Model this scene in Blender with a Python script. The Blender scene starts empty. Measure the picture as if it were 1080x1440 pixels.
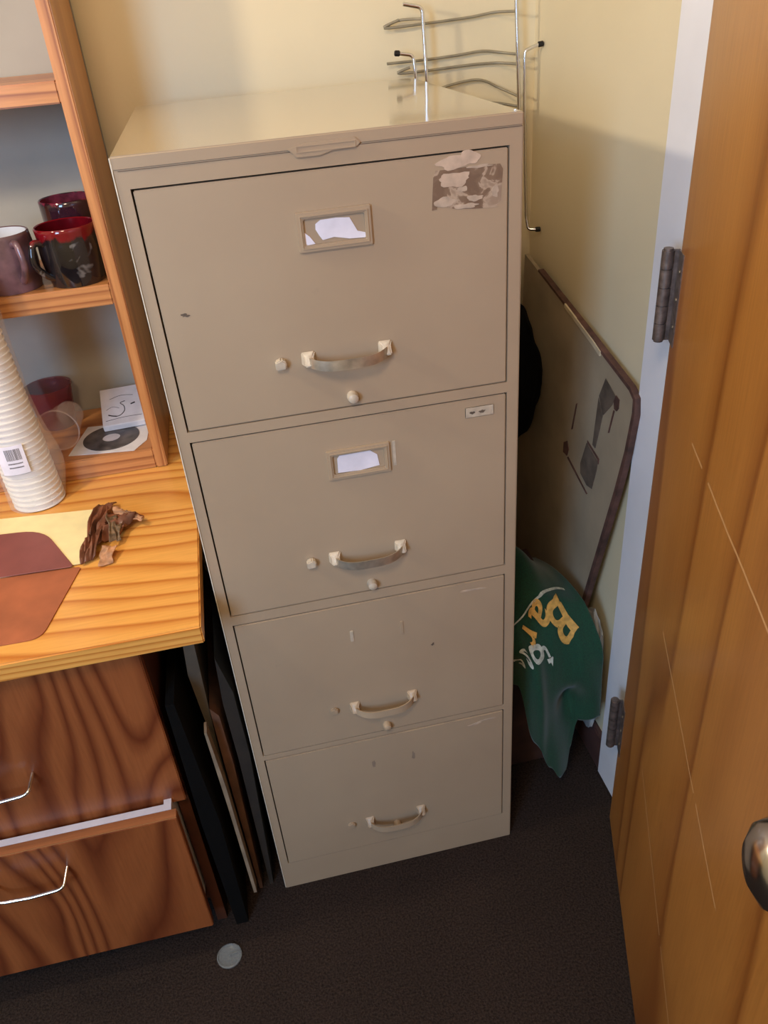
import bpy, bmesh, math, random
from mathutils import Vector, Matrix, noise
random.seed(7)
PI = math.pi
SC = bpy.context.scene
COL = SC.collection

# ------------------------------------------------------------------ materials
def lin(c):
    return tuple((x/12.92 if x <= .04045 else ((x+.055)/1.055)**2.4) for x in [v/255 for v in c]) + (1,)

class NT:
    def __init__(s, name):
        s.m = bpy.data.materials.new(name); s.m.use_nodes = True
        s.t = s.m.node_tree; s.b = s.t.nodes['Principled BSDF']
    def n(s, typ, **kw):
        nd = s.t.nodes.new(typ)
        for k, v in kw.items():
            if k in nd.inputs: nd.inputs[k].default_value = v
            else: setattr(nd, k, v)
        return nd
    def l(s, a, b): s.t.links.new(a, b)
    def math(s, op, a, b=None, c=None):
        nd = s.t.nodes.new('ShaderNodeMath'); nd.operation = op
        for i, v in enumerate((a, b, c)):
            if v is None: continue
            if isinstance(v, (int, float)): nd.inputs[i].default_value = v
            else: s.l(v, nd.inputs[i])
        return nd.outputs[0]
    def coords(s, scale=(1, 1, 1), loc=(0, 0, 0), rot=(0, 0, 0)):
        tc = s.n('ShaderNodeTexCoord'); mp = s.n('ShaderNodeMapping')
        mp.inputs['Scale'].default_value = scale; mp.inputs['Location'].default_value = loc
        mp.inputs['Rotation'].default_value = rot
        s.l(tc.outputs['Object'], mp.inputs['Vector']); return mp.outputs['Vector']
    def noise(s, vec, scale, detail=3, rough=.5, dist=0):
        nd = s.n('ShaderNodeTexNoise'); nd.inputs['Scale'].default_value = scale
        nd.inputs['Detail'].default_value = detail; nd.inputs['Roughness'].default_value = rough
        nd.inputs['Distortion'].default_value = dist; s.l(vec, nd.inputs['Vector']); return nd.outputs['Fac']
    def ramp(s, fac, stops, interp='LINEAR'):
        nd = s.n('ShaderNodeValToRGB'); cr = nd.color_ramp; cr.interpolation = interp
        while len(cr.elements) < len(stops): cr.elements.new(.5)
        for e, (p, c) in zip(cr.elements, stops): e.position = p; e.color = c if len(c) == 4 else lin(c)
        s.l(fac, nd.inputs['Fac']); return nd.outputs['Color']
    def mix(s, fac, a, b, mode='MIX'):
        nd = s.n('ShaderNodeMix', data_type='RGBA', blend_type=mode)
        for i, v in ((0, fac), (6, a), (7, b)):
            if isinstance(v, (int, float)): nd.inputs[i].default_value = v
            elif isinstance(v, tuple): nd.inputs[i].default_value = v if len(v) == 4 else lin(v)
            else: s.l(v, nd.inputs[i])
        return nd.outputs[2]
    def bump(s, h, strength=.3, dist=.002):
        nd = s.n('ShaderNodeBump'); nd.inputs['Strength'].default_value = strength
        nd.inputs['Distance'].default_value = dist; s.l(h, nd.inputs['Height'])
        s.l(nd.outputs['Normal'], s.b.inputs['Normal'])
    def base(s, c):
        if isinstance(c, tuple): s.b.inputs['Base Color'].default_value = lin(c) if len(c) == 3 else c
        else: s.l(c, s.b.inputs['Base Color'])

def simple(name, col, rough=.6, var=.06, scale=30, metal=0, bump=0, bscale=60, bdist=.001, **kw):
    m = NT(name); v = m.coords()
    f = m.noise(v, scale, 4)
    dark = tuple(max(0, x*(1-var*2)) for x in col); lite = tuple(min(255, x*(1+var)) for x in col)
    m.base(m.ramp(f, [(.3, dark), (.7, lite)]))
    m.b.inputs['Roughness'].default_value = rough; m.b.inputs['Metallic'].default_value = metal
    if bump: m.bump(m.noise(v, bscale, 4), bump, bdist)
    for k, x in kw.items(): m.b.inputs[k.replace('_', ' ')].default_value = x
    return m.m

def wood(name, light, dark, axis='Z', across='X', ringN=9, ringM=30, stretch=.18, nscale=5, rough=.35, sharp=.75, fibre=.25, seed=0, coat=.25, warp=1.0, extra=None):
    m = NT(name)
    ax = 'XYZ'.index(axis)
    sc = [1, 1, 1]; sc[ax] = stretch
    v = m.coords(tuple(sc), (seed*1.37, seed*.71, seed*.43))
    nz = m.noise(v, nscale, 1.5, .35, .2*warp)
    sep = m.n('ShaderNodeSeparateXYZ'); m.l(v, sep.inputs[0])
    acr = m.math('MULTIPLY', sep.outputs['XYZ'.index(across[0])], ringM)
    if len(across) > 1: acr = m.math('ADD', acr, m.math('MULTIPLY', sep.outputs['XYZ'.index(across[1])], ringM*3.2))
    h = m.math('ADD', m.math('MULTIPLY', nz, ringN), acr)
    fr = m.math('FRACT', h)
    fs = [60, 60, 60]; fs[ax] = 3
    fv = m.coords(tuple(fs)); fb = m.noise(fv, 4, 3, .6)
    mid = tuple((a*.55+b*.45) for a, b in zip(light, dark))
    c = m.ramp(fr, [(0, light), (sharp*.55, light), (sharp, mid), (min(.97, sharp+.14), dark), (1, light)])
    fc = m.ramp(fb, [(.25, (.72, .68, .6, 1)), (.6, (1, 1, 1, 1))])
    big = m.noise(m.coords((1, 1, 1), (seed, 0, 0)), 3, 2)
    bc = m.ramp(big, [(.3, (.82, .78, .74, 1)), (.7, (1.0, 1.0, 1.0, 1))])
    c = m.mix(fibre*2, c, fc, 'MULTIPLY'); c = m.mix(.8, c, bc, 'MULTIPLY')
    if extra: c = extra(m, c)
    m.base(c)
    m.b.inputs['Roughness'].default_value = rough
    m.b.inputs['Coat Weight'].default_value = coat; m.b.inputs['Coat Roughness'].default_value = .25
    m.bump(fb, .15, .0005)
    return m.m

M = {}
def wall_mat():
    m = NT('wall_paint'); v = m.coords()
    f = m.noise(v, 3, 3)
    m.base(m.ramp(f, [(.3, (230, 214, 176)), (.7, (238, 223, 186))]))
    m.b.inputs['Roughness'].default_value = .55
    m.bump(m.noise(v, 140, 4), .12, .0015); return m.m
M['wall'] = wall_mat()
M['trim'] = simple('white_gloss_trim_paint', (244, 243, 246), .35, .02, 6, bump=.1, bscale=25)
M['ceil'] = simple('ceiling_paint', (235, 232, 222), .8, .02)
def carpet():
    m = NT('dark_carpet'); v = m.coords()
    f = m.noise(v, 260, 3, .7); g = m.noise(v, 4, 3)
    c = m.ramp(f, [(.3, (33, 26, 23)), (.7, (70, 58, 51))])
    m.base(m.mix(.5, c, m.ramp(g, [(.3, (.7, .7, .7, 1)), (.7, (1.1, 1.05, 1.05, 1))]), 'MULTIPLY'))
    m.b.inputs['Roughness'].default_value = 1
    m.b.inputs['Specular IOR Level'].default_value = .1
    m.bump(f, 1, .004); return m.m
M['carpet'] = carpet()
def cabpaint(name, rough, spec=.5):
    m = NT(name); v = m.coords()
    f = m.noise(v, 3, 4); g = m.noise(v, 90, 2)
    c = m.ramp(f, [(.3, (170, 148, 122)), (.7, (180, 159, 132))])
    wear = m.noise(v, 22, 5, .65)
    c = m.mix(m.ramp(wear, [(.70, (0, 0, 0, 1)), (.76, (.35, .35, .35, 1))]), c, (150, 130, 110))
    m.base(c); m.b.inputs['Roughness'].default_value = rough
    m.b.inputs['Specular IOR Level'].default_value = spec
    m.bump(g, .08, .0006); return m.m
M['cab'] = cabpaint('beige_enamel_steel', .42)
def cabtop():
    m = NT('glossy_beige_enamel_top'); v = m.coords()
    f = m.noise(v, 3, 4)
    m.base(m.ramp(f, [(.3, (190, 174, 146)), (.7, (200, 185, 156))]))
    m.b.inputs['Roughness'].default_value = .12
    m.b.inputs['Coat Weight'].default_value = .5; m.b.inputs['Coat Roughness'].default_value = .06
    return m.m
M['cabtop'] = cabtop()
M['cablite'] = simple('chipped_light_enamel', (200, 186, 164), .4, .05, 80)
M['chrome'] = simple('chrome', (225, 225, 225), .16, .01, metal=1)
M['dullmetal'] = simple('tarnished_steel', (150, 140, 125), .35, .08, 60, metal=.8)
def sticker():
    m = NT('sticker_glue_residue'); v = m.coords((1, 1, 1.3))
    f = m.noise(v, 34, 3, .5, 1.2)
    m.base(m.ramp(f, [(.40, (122, 98, 78)), (.52, (136, 112, 90)), (.56, (186, 164, 140)), (.66, (160, 138, 116))]))
    m.b.inputs['Roughness'].default_value = .6; return m.m
M['sticker'] = sticker()
M['faded'] = simple('faded_paint', (148, 130, 112), .5, .05)
M['pull'] = simple('worn_plated_pull', (205, 196, 180), .33, .08, 60, metal=.75)
M['wire'] = simple('grey_shadow_wire', (158, 148, 124), .5, .05, metal=.2)
M['hinge'] = simple('aged_hinge_steel', (128, 116, 112), .42, .12, 90, metal=.7)
M['knob'] = simple('satin_nickel', (190, 185, 178), .22, .03, metal=1)
M['rubber'] = simple('black_rubber', (26, 22, 20), .6, .1)
M['black'] = simple('black_nylon', (10, 9, 8), .95, .1, bump=.4, Specular_IOR_Level=.15)
M['card'] = simple('white_card', (238, 235, 245), .7, .03)
M['paperw'] = simple('white_paper', (228, 224, 224), .7, .03)
M['ink'] = simple('grey_print', (86, 80, 78), .6, .12, 50)
M['inkd'] = simple('black_ink', (40, 36, 38), .6, .05)
M['cream'] = simple('cream_paper', (250, 232, 172), .7, .02)
M['disc'] = simple('grey_disc_print', (92, 86, 84), .35, .2, 40)
M['cup'] = simple('white_paper_cup', (240, 234, 226), .6, .02)
M['cardboard'] = simple('brown_cardboard', (140, 96, 66), .8, .1, 20)
M['darkbrown'] = simple('dark_brown_paper', (70, 46, 38), .8, .15, 15)
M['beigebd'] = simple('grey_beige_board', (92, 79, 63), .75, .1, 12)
M['board'] = simple('off_white_board', (172, 156, 130), .55, .05, 8)
M['boardedge'] = simple('brown_board_edge', (96, 66, 56), .8, .15, 40)
M['hole'] = simple('torn_grey_patch', (104, 90, 76), .8, .12, 30)
M['white_bag'] = simple('pale_plastic_bag', (180, 180, 175), .35, .08, 15, bump=.5, bscale=20, bdist=.004)
M['drawerwhite'] = simple('white_melamine', (232, 226, 230), .4, .02)
M['base'] = simple('brown_vinyl_baseboard', (92, 64, 58), .5, .1, 10)
M['gold'] = simple('gold_print', (216, 168, 84), .6, .08, 120)
M['silver'] = simple('white_print', (198, 206, 192), .6, .1, 120)
def green():
    m = NT('green_jersey'); v = m.coords()
    f = m.noise(v, 400, 2)
    m.base(m.ramp(f, [(.3, (4, 50, 32)), (.7, (7, 70, 45))]))
    m.b.inputs['Roughness'].default_value = .85; m.b.inputs['Sheen Weight'].default_value = .2
    m.bump(f, .2, .0006); return m.m
M['green'] = green()
M['envelope'] = simple('brown_kraft_envelope', (172, 98, 62), .6, .06, 14, bump=.15, bscale=12, bdist=.002)
M['flap'] = simple('rose_brown_flap', (142, 80, 74), .55, .05, 14)
M['leather'] = simple('crumpled_brown_leather', (132, 82, 58), .42, .22, 22, bump=.3, bscale=40, bdist=.0015)
M['leather2'] = simple('pale_suede_edge', (184, 134, 96), .8, .15, 60)
M['suede'] = simple('grey_suede', (122, 98, 72), .95, .2, 160, bump=.5, bscale=300)

def glaze(name, body, rim, zr, zr2, rough=.12, spots=None):
    m = NT(name); v = m.coords()
    tc = m.n('ShaderNodeTexCoord'); sp = m.n('ShaderNodeSeparateXYZ'); m.l(tc.outputs['Object'], sp.inputs[0])
    nz = m.noise(m.coords((1, 1, .35)), 70, 3)
    z = m.math('ADD', sp.outputs[2], m.math('MULTIPLY', m.math('SUBTRACT', nz, .5), .03))
    mr = m.n('ShaderNodeMapRange'); mr.inputs[1].default_value = zr; mr.inputs[2].default_value = zr2
    m.l(z, mr.inputs[0])
    b = m.ramp(m.noise(v, 40, 4), [(.35, body), (.65, tuple(min(255, c*1.3+6) for c in body))])
    if spots:
        sf = m.noise(v, 26, 3, .5, .6)
        b = m.mix(m.ramp(sf, [(.64, (0, 0, 0, 1)), (.70, (1, 1, 1, 1))]), b, spots)
    m.base(m.mix(mr.outputs[0], b, rim)); m.b.inputs['Roughness'].default_value = rough
    m.b.inputs['Coat Weight'].default_value = .5; return m.m
M['mug1'] = glaze('purple_brown_stoneware', (86, 62, 68), (96, 70, 72), .08, .085, .3)
M['mug1in'] = simple('white_glaze', (215, 215, 220), .15, .02)
M['mug2'] = glaze('black_glaze_red_rim', (22, 18, 20), (112, 10, 22), .072, .078, .08, (104, 100, 98))
M['mug3'] = glaze('dark_plum_glaze', (36, 16, 24), (110, 30, 50), .108, .112, .1)

def plastic(name, col=(255, 255, 255), rough=.12, alpha=.25):
    m = NT(name); m.base(col)
    m.b.inputs['Roughness'].default_value = rough; m.b.inputs['Alpha'].default_value = alpha
    m.bump(m.noise(m.coords(), 30, 3), .5, .003); return m.m
M['clear'] = plastic('clear_plastic', (235, 225, 225), .1, .16)
M['redcup'] = plastic('red_plastic', (120, 40, 48), .3, .5)
M['film'] = plastic('clear_film', (250, 245, 240), .15, .2)
M['discclear'] = plastic('frosted_plastic', (150, 155, 155), .2, .4)

M['desk'] = wood('varnished_pine_desk', (244, 178, 90), (202, 122, 48), 'X', 'YZ', 15, 30, .2, 4.2, .3, .72, .2, 1)
M['deskedge'] = M['desk']
M['hutch'] = wood('varnished_pine_hutch', (206, 142, 84), (158, 94, 48), 'Z', 'X', 4, 60, .1, 8, .38, .7, .3, 3)
M['shelf'] = wood('varnished_pine_shelf', (206, 142, 84), (156, 92, 48), 'X', 'Z', 4, 60, .1, 8, .38, .7, .3, 4)
M['ply'] = wood('reddish_fir_plywood', (160, 92, 50), (112, 52, 24), 'Z', 'X', 10, 14, .22, 6.5, .4, .5, .28, 2.2, warp=1.3)
M['ply2'] = wood('reddish_fir_plywood_lower', (158, 90, 48), (108, 50, 24), 'Z', 'X', 10, 14, .22, 6.5, .4, .5, .28, 6.1, warp=1.3)
M['plyedge'] = wood('plywood_edge', (214, 150, 92), (168, 102, 58), 'X', 'Z', 1, 160, .1, 8, .5, .6, .3, 1)
M['carcass'] = simple('dark_stained_carcass', (92, 50, 32), .5, .1, 12)

def door_extra(m, c):
    # pale worn level scratches across the leaf: thin bands at three heights, broken up by noise
    tc = m.n('ShaderNodeTexCoord'); sp = m.n('ShaderNodeSeparateXYZ'); m.l(tc.outputs['Object'], sp.inputs[0])
    x, z = sp.outputs[0], sp.outputs[2]
    tot = None
    wob = m.math('MULTIPLY', m.math('SUBTRACT', m.noise(m.coords((1, 1, .2)), 9, 2), .5), .006)
    for z0, sl in ((.972, 0.0), (.705, -.14), (.46, -.34)):
        zz = m.math('ADD', m.math('ADD', z, wob), m.math('MULTIPLY', x, -sl))
        d = m.math('ABSOLUTE', m.math('SUBTRACT', zz, z0))
        w = m.math('LESS_THAN', d, .0016)
        tot = w if tot is None else m.math('MAXIMUM', tot, w)
    br = m.math('GREATER_THAN', m.noise(m.coords((1, 1, .3)), 14, 2), .42)
    lim = m.math('MULTIPLY', m.math('GREATER_THAN', x, .19), m.math('LESS_THAN', x, .56))
    k = m.math('MULTIPLY', m.math('MULTIPLY', tot, br), lim)
    return m.mix(m.math('MULTIPLY', k, .75), c, (226, 176, 120))
M['door'] = wood('varnished_oak_door', (192, 128, 58), (150, 88, 32), 'Z', 'X', 5, 6, .14, 4, .28, .74, .3, 9, .35, 1.5, door_extra)

# ------------------------------------------------------------------ mesh helpers
def new_bm(): return bmesh.new()
def bx(bm, x0, x1, y0, y1, z0, z1):
    vs = [bm.verts.new(p) for p in ((x0,y0,z0),(x1,y0,z0),(x1,y1,z0),(x0,y1,z0),(x0,y0,z1),(x1,y0,z1),(x1,y1,z1),(x0,y1,z1))]
    for f in ((0,3,2,1),(4,5,6,7),(0,1,5,4),(1,2,6,5),(2,3,7,6),(3,0,4,7)):
        bm.faces.new([vs[i] for i in f])
    return bm
def bevel(bm, w, seg=2, ang=.5):
    bmesh.ops.remove_doubles(bm, verts=bm.verts, dist=1e-6)
    es = [e for e in bm.edges if len(e.link_faces) == 2 and e.calc_face_angle(0) > ang]
    bmesh.ops.bevel(bm, geom=es, offset=w, segments=seg, affect='EDGES', clamp_overlap=True)
    return bm
def prism(bm, pts, axis, a, b):
    """extrude the 2-D polygon pts along axis ('x','y','z') between a and b"""
    def P(p, t):
        return {'x': (t, p[0], p[1]), 'y': (p[0], t, p[1]), 'z': (p[0], p[1], t)}[axis]
    A = [bm.verts.new(P(p, a)) for p in pts]; B = [bm.verts.new(P(p, b)) for p in pts]
    n = len(pts)
    bm.faces.new(A); bm.faces.new(B[::-1])
    for i in range(n): bm.faces.new((A[i], B[i], B[(i+1) % n], A[(i+1) % n]))
    bmesh.ops.recalc_face_normals(bm, faces=bm.faces); return bm
def tube(bm, pts, r, n=10, cap=True):
    pts = [Vector(p) for p in pts]; rings = []
    rr = r if isinstance(r, (list, tuple)) else [r]*len(pts)
    up = None
    for i, p in enumerate(pts):
        t = (pts[min(i+1, len(pts)-1)]-pts[max(i-1, 0)]).normalized()
        if up is None:
            up = t.orthogonal().normalized()
        else:
            up = (up-t*up.dot(t)).normalized()
        s = t.cross(up)
        rings.append([bm.verts.new(p+(up*math.cos(2*PI*k/n)+s*math.sin(2*PI*k/n))*rr[i]) for k in range(n)])
    for a, b in zip(rings, rings[1:]):
        for k in range(n): bm.faces.new((a[k], a[(k+1) % n], b[(k+1) % n], b[k]))
    if cap: bm.faces.new(rings[0][::-1]); bm.faces.new(rings[-1])
    bmesh.ops.recalc_face_normals(bm, faces=bm.faces); return bm
def smooth_path(pts, n=6):
    P = [Vector(p) for p in pts]; out = []
    for i in range(len(P)-1):
        p0 = P[max(i-1, 0)]; p1 = P[i]; p2 = P[i+1]; p3 = P[min(i+2, len(P)-1)]
        for k in range(n):
            t = k/n
            out.append(.5*((2*p1)+(-p0+p2)*t+(2*p0-5*p1+4*p2-p3)*t*t+(-p0+3*p1-3*p2+p3)*t**3))
    out.append(P[-1]); return out
def corner_path(pts, r, n=5):
    P = [Vector(p) for p in pts]; out = [P[0]]
    for i in range(1, len(P)-1):
        a = P[i]+(P[i-1]-P[i]).normalized()*r; b = P[i]+(P[i+1]-P[i]).normalized()*r
        for k in range(n+1):
            t = k/n; out.append(a*(1-t)**2+P[i]*2*t*(1-t)+b*t*t)
    out.append(P[-1]); return out
def lathe(bm, prof, n=40, c=(0, 0)):
    rings = []
    for r, z in prof:
        if r < 1e-6: rings.append([bm.verts.new((c[0], c[1], z))])
        else: rings.append([bm.verts.new((c[0]+r*math.cos(2*PI*k/n), c[1]+r*math.sin(2*PI*k/n), z)) for k in range(n)])
    for a, b in zip(rings, rings[1:]):
        for k in range(n):
            k2 = (k+1) % n
            if len(a) == 1 and len(b) > 1: bm.faces.new((a[0], b[k], b[k2]))
            elif len(b) == 1 and len(a) > 1: bm.faces.new((a[k], a[k2], b[0]))
            elif len(a) > 1: bm.faces.new((a[k], a[k2], b[k2], b[k]))
    bmesh.ops.recalc_face_normals(bm, faces=bm.faces); return bm
def obj(name, bm, mat, parent=None, smooth=False, ang=40):
    me = bpy.data.meshes.new(name); bm.to_mesh(me); bm.free()
    o = bpy.data.objects.new(name, me); COL.objects.link(o)
    for m in (mat if isinstance(mat, list) else [mat]): me.materials.append(m)
    if smooth:
        for p in me.polygons: p.use_smooth = True
        try: me.set_sharp_from_angle(angle=math.radians(ang))
        except Exception: pass
    if parent: o.parent = parent
    return o
def tag(o, label, cat, group=None, kind=None):
    o['label'] = label; o['category'] = cat
    if group: o['group'] = group
    if kind: o['kind'] = kind
    return o
def thing(name, label, cat, loc=(0, 0, 0), rz=0, group=None):
    o = bpy.data.objects.new(name, None); COL.objects.link(o)
    o.location = loc; o.rotation_euler = (0, 0, rz); o.empty_display_size = .05
    return tag(o, label, cat, group)
def struct(name, bm, mat, label, cat):
    o = obj(name, bm, mat); o['kind'] = 'structure'; o['label'] = label; o['category'] = cat; return o

WY, WX = .62, .705      # inner faces of the back and right walls
# ------------------------------------------------------------------ the room
CZ = 2.45
struct('floor', bx(new_bm(), -2.3, 1.6, -2.0, WY+.1, -.05, 0), M['carpet'], 'dark brown carpet floor in front of the filing cabinet', 'floor')
struct('wall_back', bx(new_bm(), -2.3, WX+.1, WY, WY+.1, 0, CZ), M['wall'], 'cream painted wall behind the filing cabinet and hutch', 'wall')
struct('wall_right', bx(new_bm(), WX, WX+.1, 0.0, WY, 0, CZ), M['wall'], 'short cream wall between the corner and the door casing', 'wall')
struct('wall_left', bx(new_bm(), -2.4, -2.3, -2.0, WY, 0, CZ), M['wall'], 'cream wall on the far left, out of view', 'wall')
bm = new_bm()   # front wall with a window opening
wx0, wx1, wz0, wz1 = -1.45, -.85, 1.15, 2.2
for a in ((-2.3, wx0, 0, CZ), (wx1, 1.6, 0, CZ), (wx0, wx1, 0, wz0), (wx0, wx1, wz1, CZ)): bx(bm, a[0], a[1], -2.1, -2.0, a[2], a[3])
struct('wall_front', bm, M['wall'], 'wall behind the camera with the window opening', 'wall')
bm = new_bm(); bx(bm, WX, WX+.1, -2.0, -.80, 0, CZ); bx(bm, WX, WX+.1, -.80, 0, 2.06, CZ); bx(bm, 1.5, 1.6, -2.0, .1, 0, CZ); bx(bm, WX+.1, 1.5, 0, .1, 0, CZ)
struct('wall_hall', bm, M['wall'], 'wall around and beyond the doorway on the right', 'wall')
struct('ceiling', bx(new_bm(), -2.4, 1.6, -2.1, WY+.1, CZ, CZ+.1), M['ceil'], 'white ceiling, above the frame', 'ceiling')
bm = bx(new_bm(), WX-.015, WX, .012, .100, 0, 2.12); bevel(bm, .003)
struct('trim_1', bm, M['trim'], 'white painted door casing between the wall and the wooden door', 'trim')
bm = bx(new_bm(), WX-.013, WX, .100, WY-.013, 0, .095); bevel(bm, .003)
struct('baseboard_right', bm, M['base'], 'brown baseboard low on the right wall', 'baseboard')
bm = bx(new_bm(), -2.2, WX-.013, WY-.013, WY, 0, .095); bevel(bm, .003)
struct('baseboard_back', bm, M['base'], 'brown baseboard along the back wall behind the cabinet', 'baseboard')

# door: leaf in its own frame, x along the leaf from the hinge, y = out of the far side
DO = Vector((.661, -.02, 0)); dd = Vector((-.328, -.945, 0)).normalized()
door = bpy.data.objects.new('door_1', None); COL.objects.link(door)
door.location = DO; door.rotation_euler = (0, 0, math.atan2(dd.y, dd.x))
door['kind'] = 'structure'; door['label'] = 'brown varnished wooden door standing open on the right'; door['category'] = 'door'
bm = bx(new_bm(), 0, .78, 0, .036, .012, 2.03); bevel(bm, .002)
# local +y after rotation: rot(dd) by +90 = (-dd.y, dd.x) = (.945,-.328): away from the camera side
obj('door_leaf', bm, M['door'], door)
kz, kx = .992, .750
bm = new_bm()
lathe(bm, [(0, 0), (.033, 0), (.033, .004), (.028, .008), (.012, .010), (.011, .030), (.016, .034), (.025, .040), (.0285, .050), (.0285, .058), (.024, .068), (.014, .074), (0, .0755)], 48)
bmesh.ops.rotate(bm, verts=bm.verts, matrix=Matrix.Rotation(PI/2, 3, 'X'))
bmesh.ops.translate(bm, verts=bm.verts, vec=(kx, 0, kz))
k = obj('door_knob', bm, M['knob'], door, True, 50); k['label'] = 'shiny round metal knob'
for hz0 in (1.024, .217):
    bm = new_bm(); L = .120
    for i in range(5):
        a = hz0+i*L/5; 
        tube(bm, [(-.008, -.014, a+.0008), (-.008, -.014, a+L/5-.0008)], .0080, 16)
    tube(bm, [(-.008, -.014, hz0-.002), (-.008, -.014, hz0+L+.002)], .0062, 12)
    bx(bm, -.008, .022, -.0012, .0005, hz0, hz0+L); bx(bm, -.0095, -.0065, -.014, 0, hz0, hz0+L)
    h = obj('hinge', bm, M['hinge'], door, True, 40)
    bm = new_bm()
    for hz in (.2, .5, .8): tube(bm, [(.010, -.0012, hz0+L*hz), (.010, -.0022, hz0+L*hz)], .003, 10)
    obj('screw', bm, M['dullmetal'], h)

def rect_frame(bm, x0, x1, z0, z1, w, y0, y1):
    """closed picture-frame ring"""
    O = [(x0, z0), (x1, z0), (x1, z1), (x0, z1)]; I = [(x0+w, z0+w), (x1-w, z0+w), (x1-w, z1-w), (x0+w, z1-w)]
    V = [[bm.verts.new((p[0], y_, p[1])) for p in L] for L in (O, I) for y_ in (y0, y1)]
    Of, Ob, If, Ib = V; fs = []
    for k in range(4):
        n = (k+1) % 4
        for q in ((Of[k], Of[n], If[n], If[k]), (Ob[k], Ib[k], Ib[n], Ob[n]), (Of[k], Ob[k], Ob[n], Of[n]), (If[k], If[n], Ib[n], Ib[k])): fs.append(bm.faces.new(q))
    bmesh.ops.recalc_face_normals(bm, faces=fs); return bm
# ------------------------------------------------------------------ filing cabinet
W, H, D = .457, 1.32, .53
cab = thing('filing_cabinet', 'tall beige steel four-drawer filing cabinet in the corner, scuffed front', 'filing cabinet')
zt = [(.996, 1.287), (.686, .978), (.377, .668), (.075, .367)]   # drawer openings
zt = [(.993, 1.2865), (.6855, .9785), (.3775, .669), (.0735, .367)]
bm = new_bm()
bx(bm, 0, .0022, -.0003, D, 0, H-.0145); bx(bm, W-.0022, W, -.0003, D, 0, H-.0145); bevel(bm, .0009, 2)         # sides
bx(bm, 0, W, D-.002, D, 0, H-.012)                                               # back
bx(bm, .0018, .0145, 0, .03, 0, H-.0145); bx(bm, W-.0165, W-.0018, 0, .03, 0, H-.0145)       # stiles
x0, x1 = .0145, W-.0165
edges = [0.0]+[z for p in sorted(zt) for z in p]+[H-.0145]
for a, b in ((edges[0], edges[1]), (edges[2], edges[3]), (edges[4], edges[5]), (edges[6], edges[7]), (edges[8], edges[9])):
    bx(bm, x0, x1, 0, .03, a, b)
bx(bm, x0, x1, .022, .026, .01, H-.02)                                           # dark back of the gaps
obj('case', bm, M['cab'], cab)
bm = bx(new_bm(), -.0004, .0012, -.0008, .0006, .002, H-.001); bevel(bm, .0005)  # worn edge strip, near-white colour paints in the lamp highlight
obj('front_edge_highlight', bm, simple('worn_edge_highlight', (236, 228, 208), .4, .04, 120), cab)['label'] = 'pale worn left front edge with painted lamp highlight'
# lid
bm = bx(new_bm(), 0, W, -.0004, D, H-.0145, H); bevel(bm, .0016, 3)
lid = obj('lid', bm, [M['cab'], M['cabtop']], cab, True, 35)
for p_ in lid.data.polygons:
    if p_.normal.z > .9: p_.material_index = 1
bm = bx(new_bm(), .006, W-.002, -.0005, .0, H-.0152, H-.0146)
obj('lid_seam', bm, M['hole'], cab)
# torn maker's plate on the lid's front edge
bm = new_bm(); prism(bm, [(.186, 1.3085), (.205, 1.3125), (.262, 1.3135), (.268, 1.3075), (.264, 1.3035), (.236, 1.302), (.222, 1.2985), (.196, 1.2985), (.192, 1.3035)], 'y', -.0030, -.0004); bevel(bm, .0008)
rect_frame(bm, .196, .262, 1.3035, 1.3105, .0012, -.0038, -.003)
obj('name_plate', bm, M['cab'], cab, True, 30)['label'] = 'worn blank name plate'

def blotch(cx, cz, rx, rz, y, seed, n=26, rough=.35, th=.0006):
    pts = []
    for k in range(n):
        a = 2*PI*k/n; q = 1+rough*(noise.noise(Vector((math.cos(a)*1.5+seed*7.1, math.sin(a)*1.5, seed)))*1.6)
        pts.append((cx+rx*q*math.cos(a), cz+rz*q*math.sin(a)))
    return prism(new_bm(), pts, 'y', y-th, y)

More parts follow.
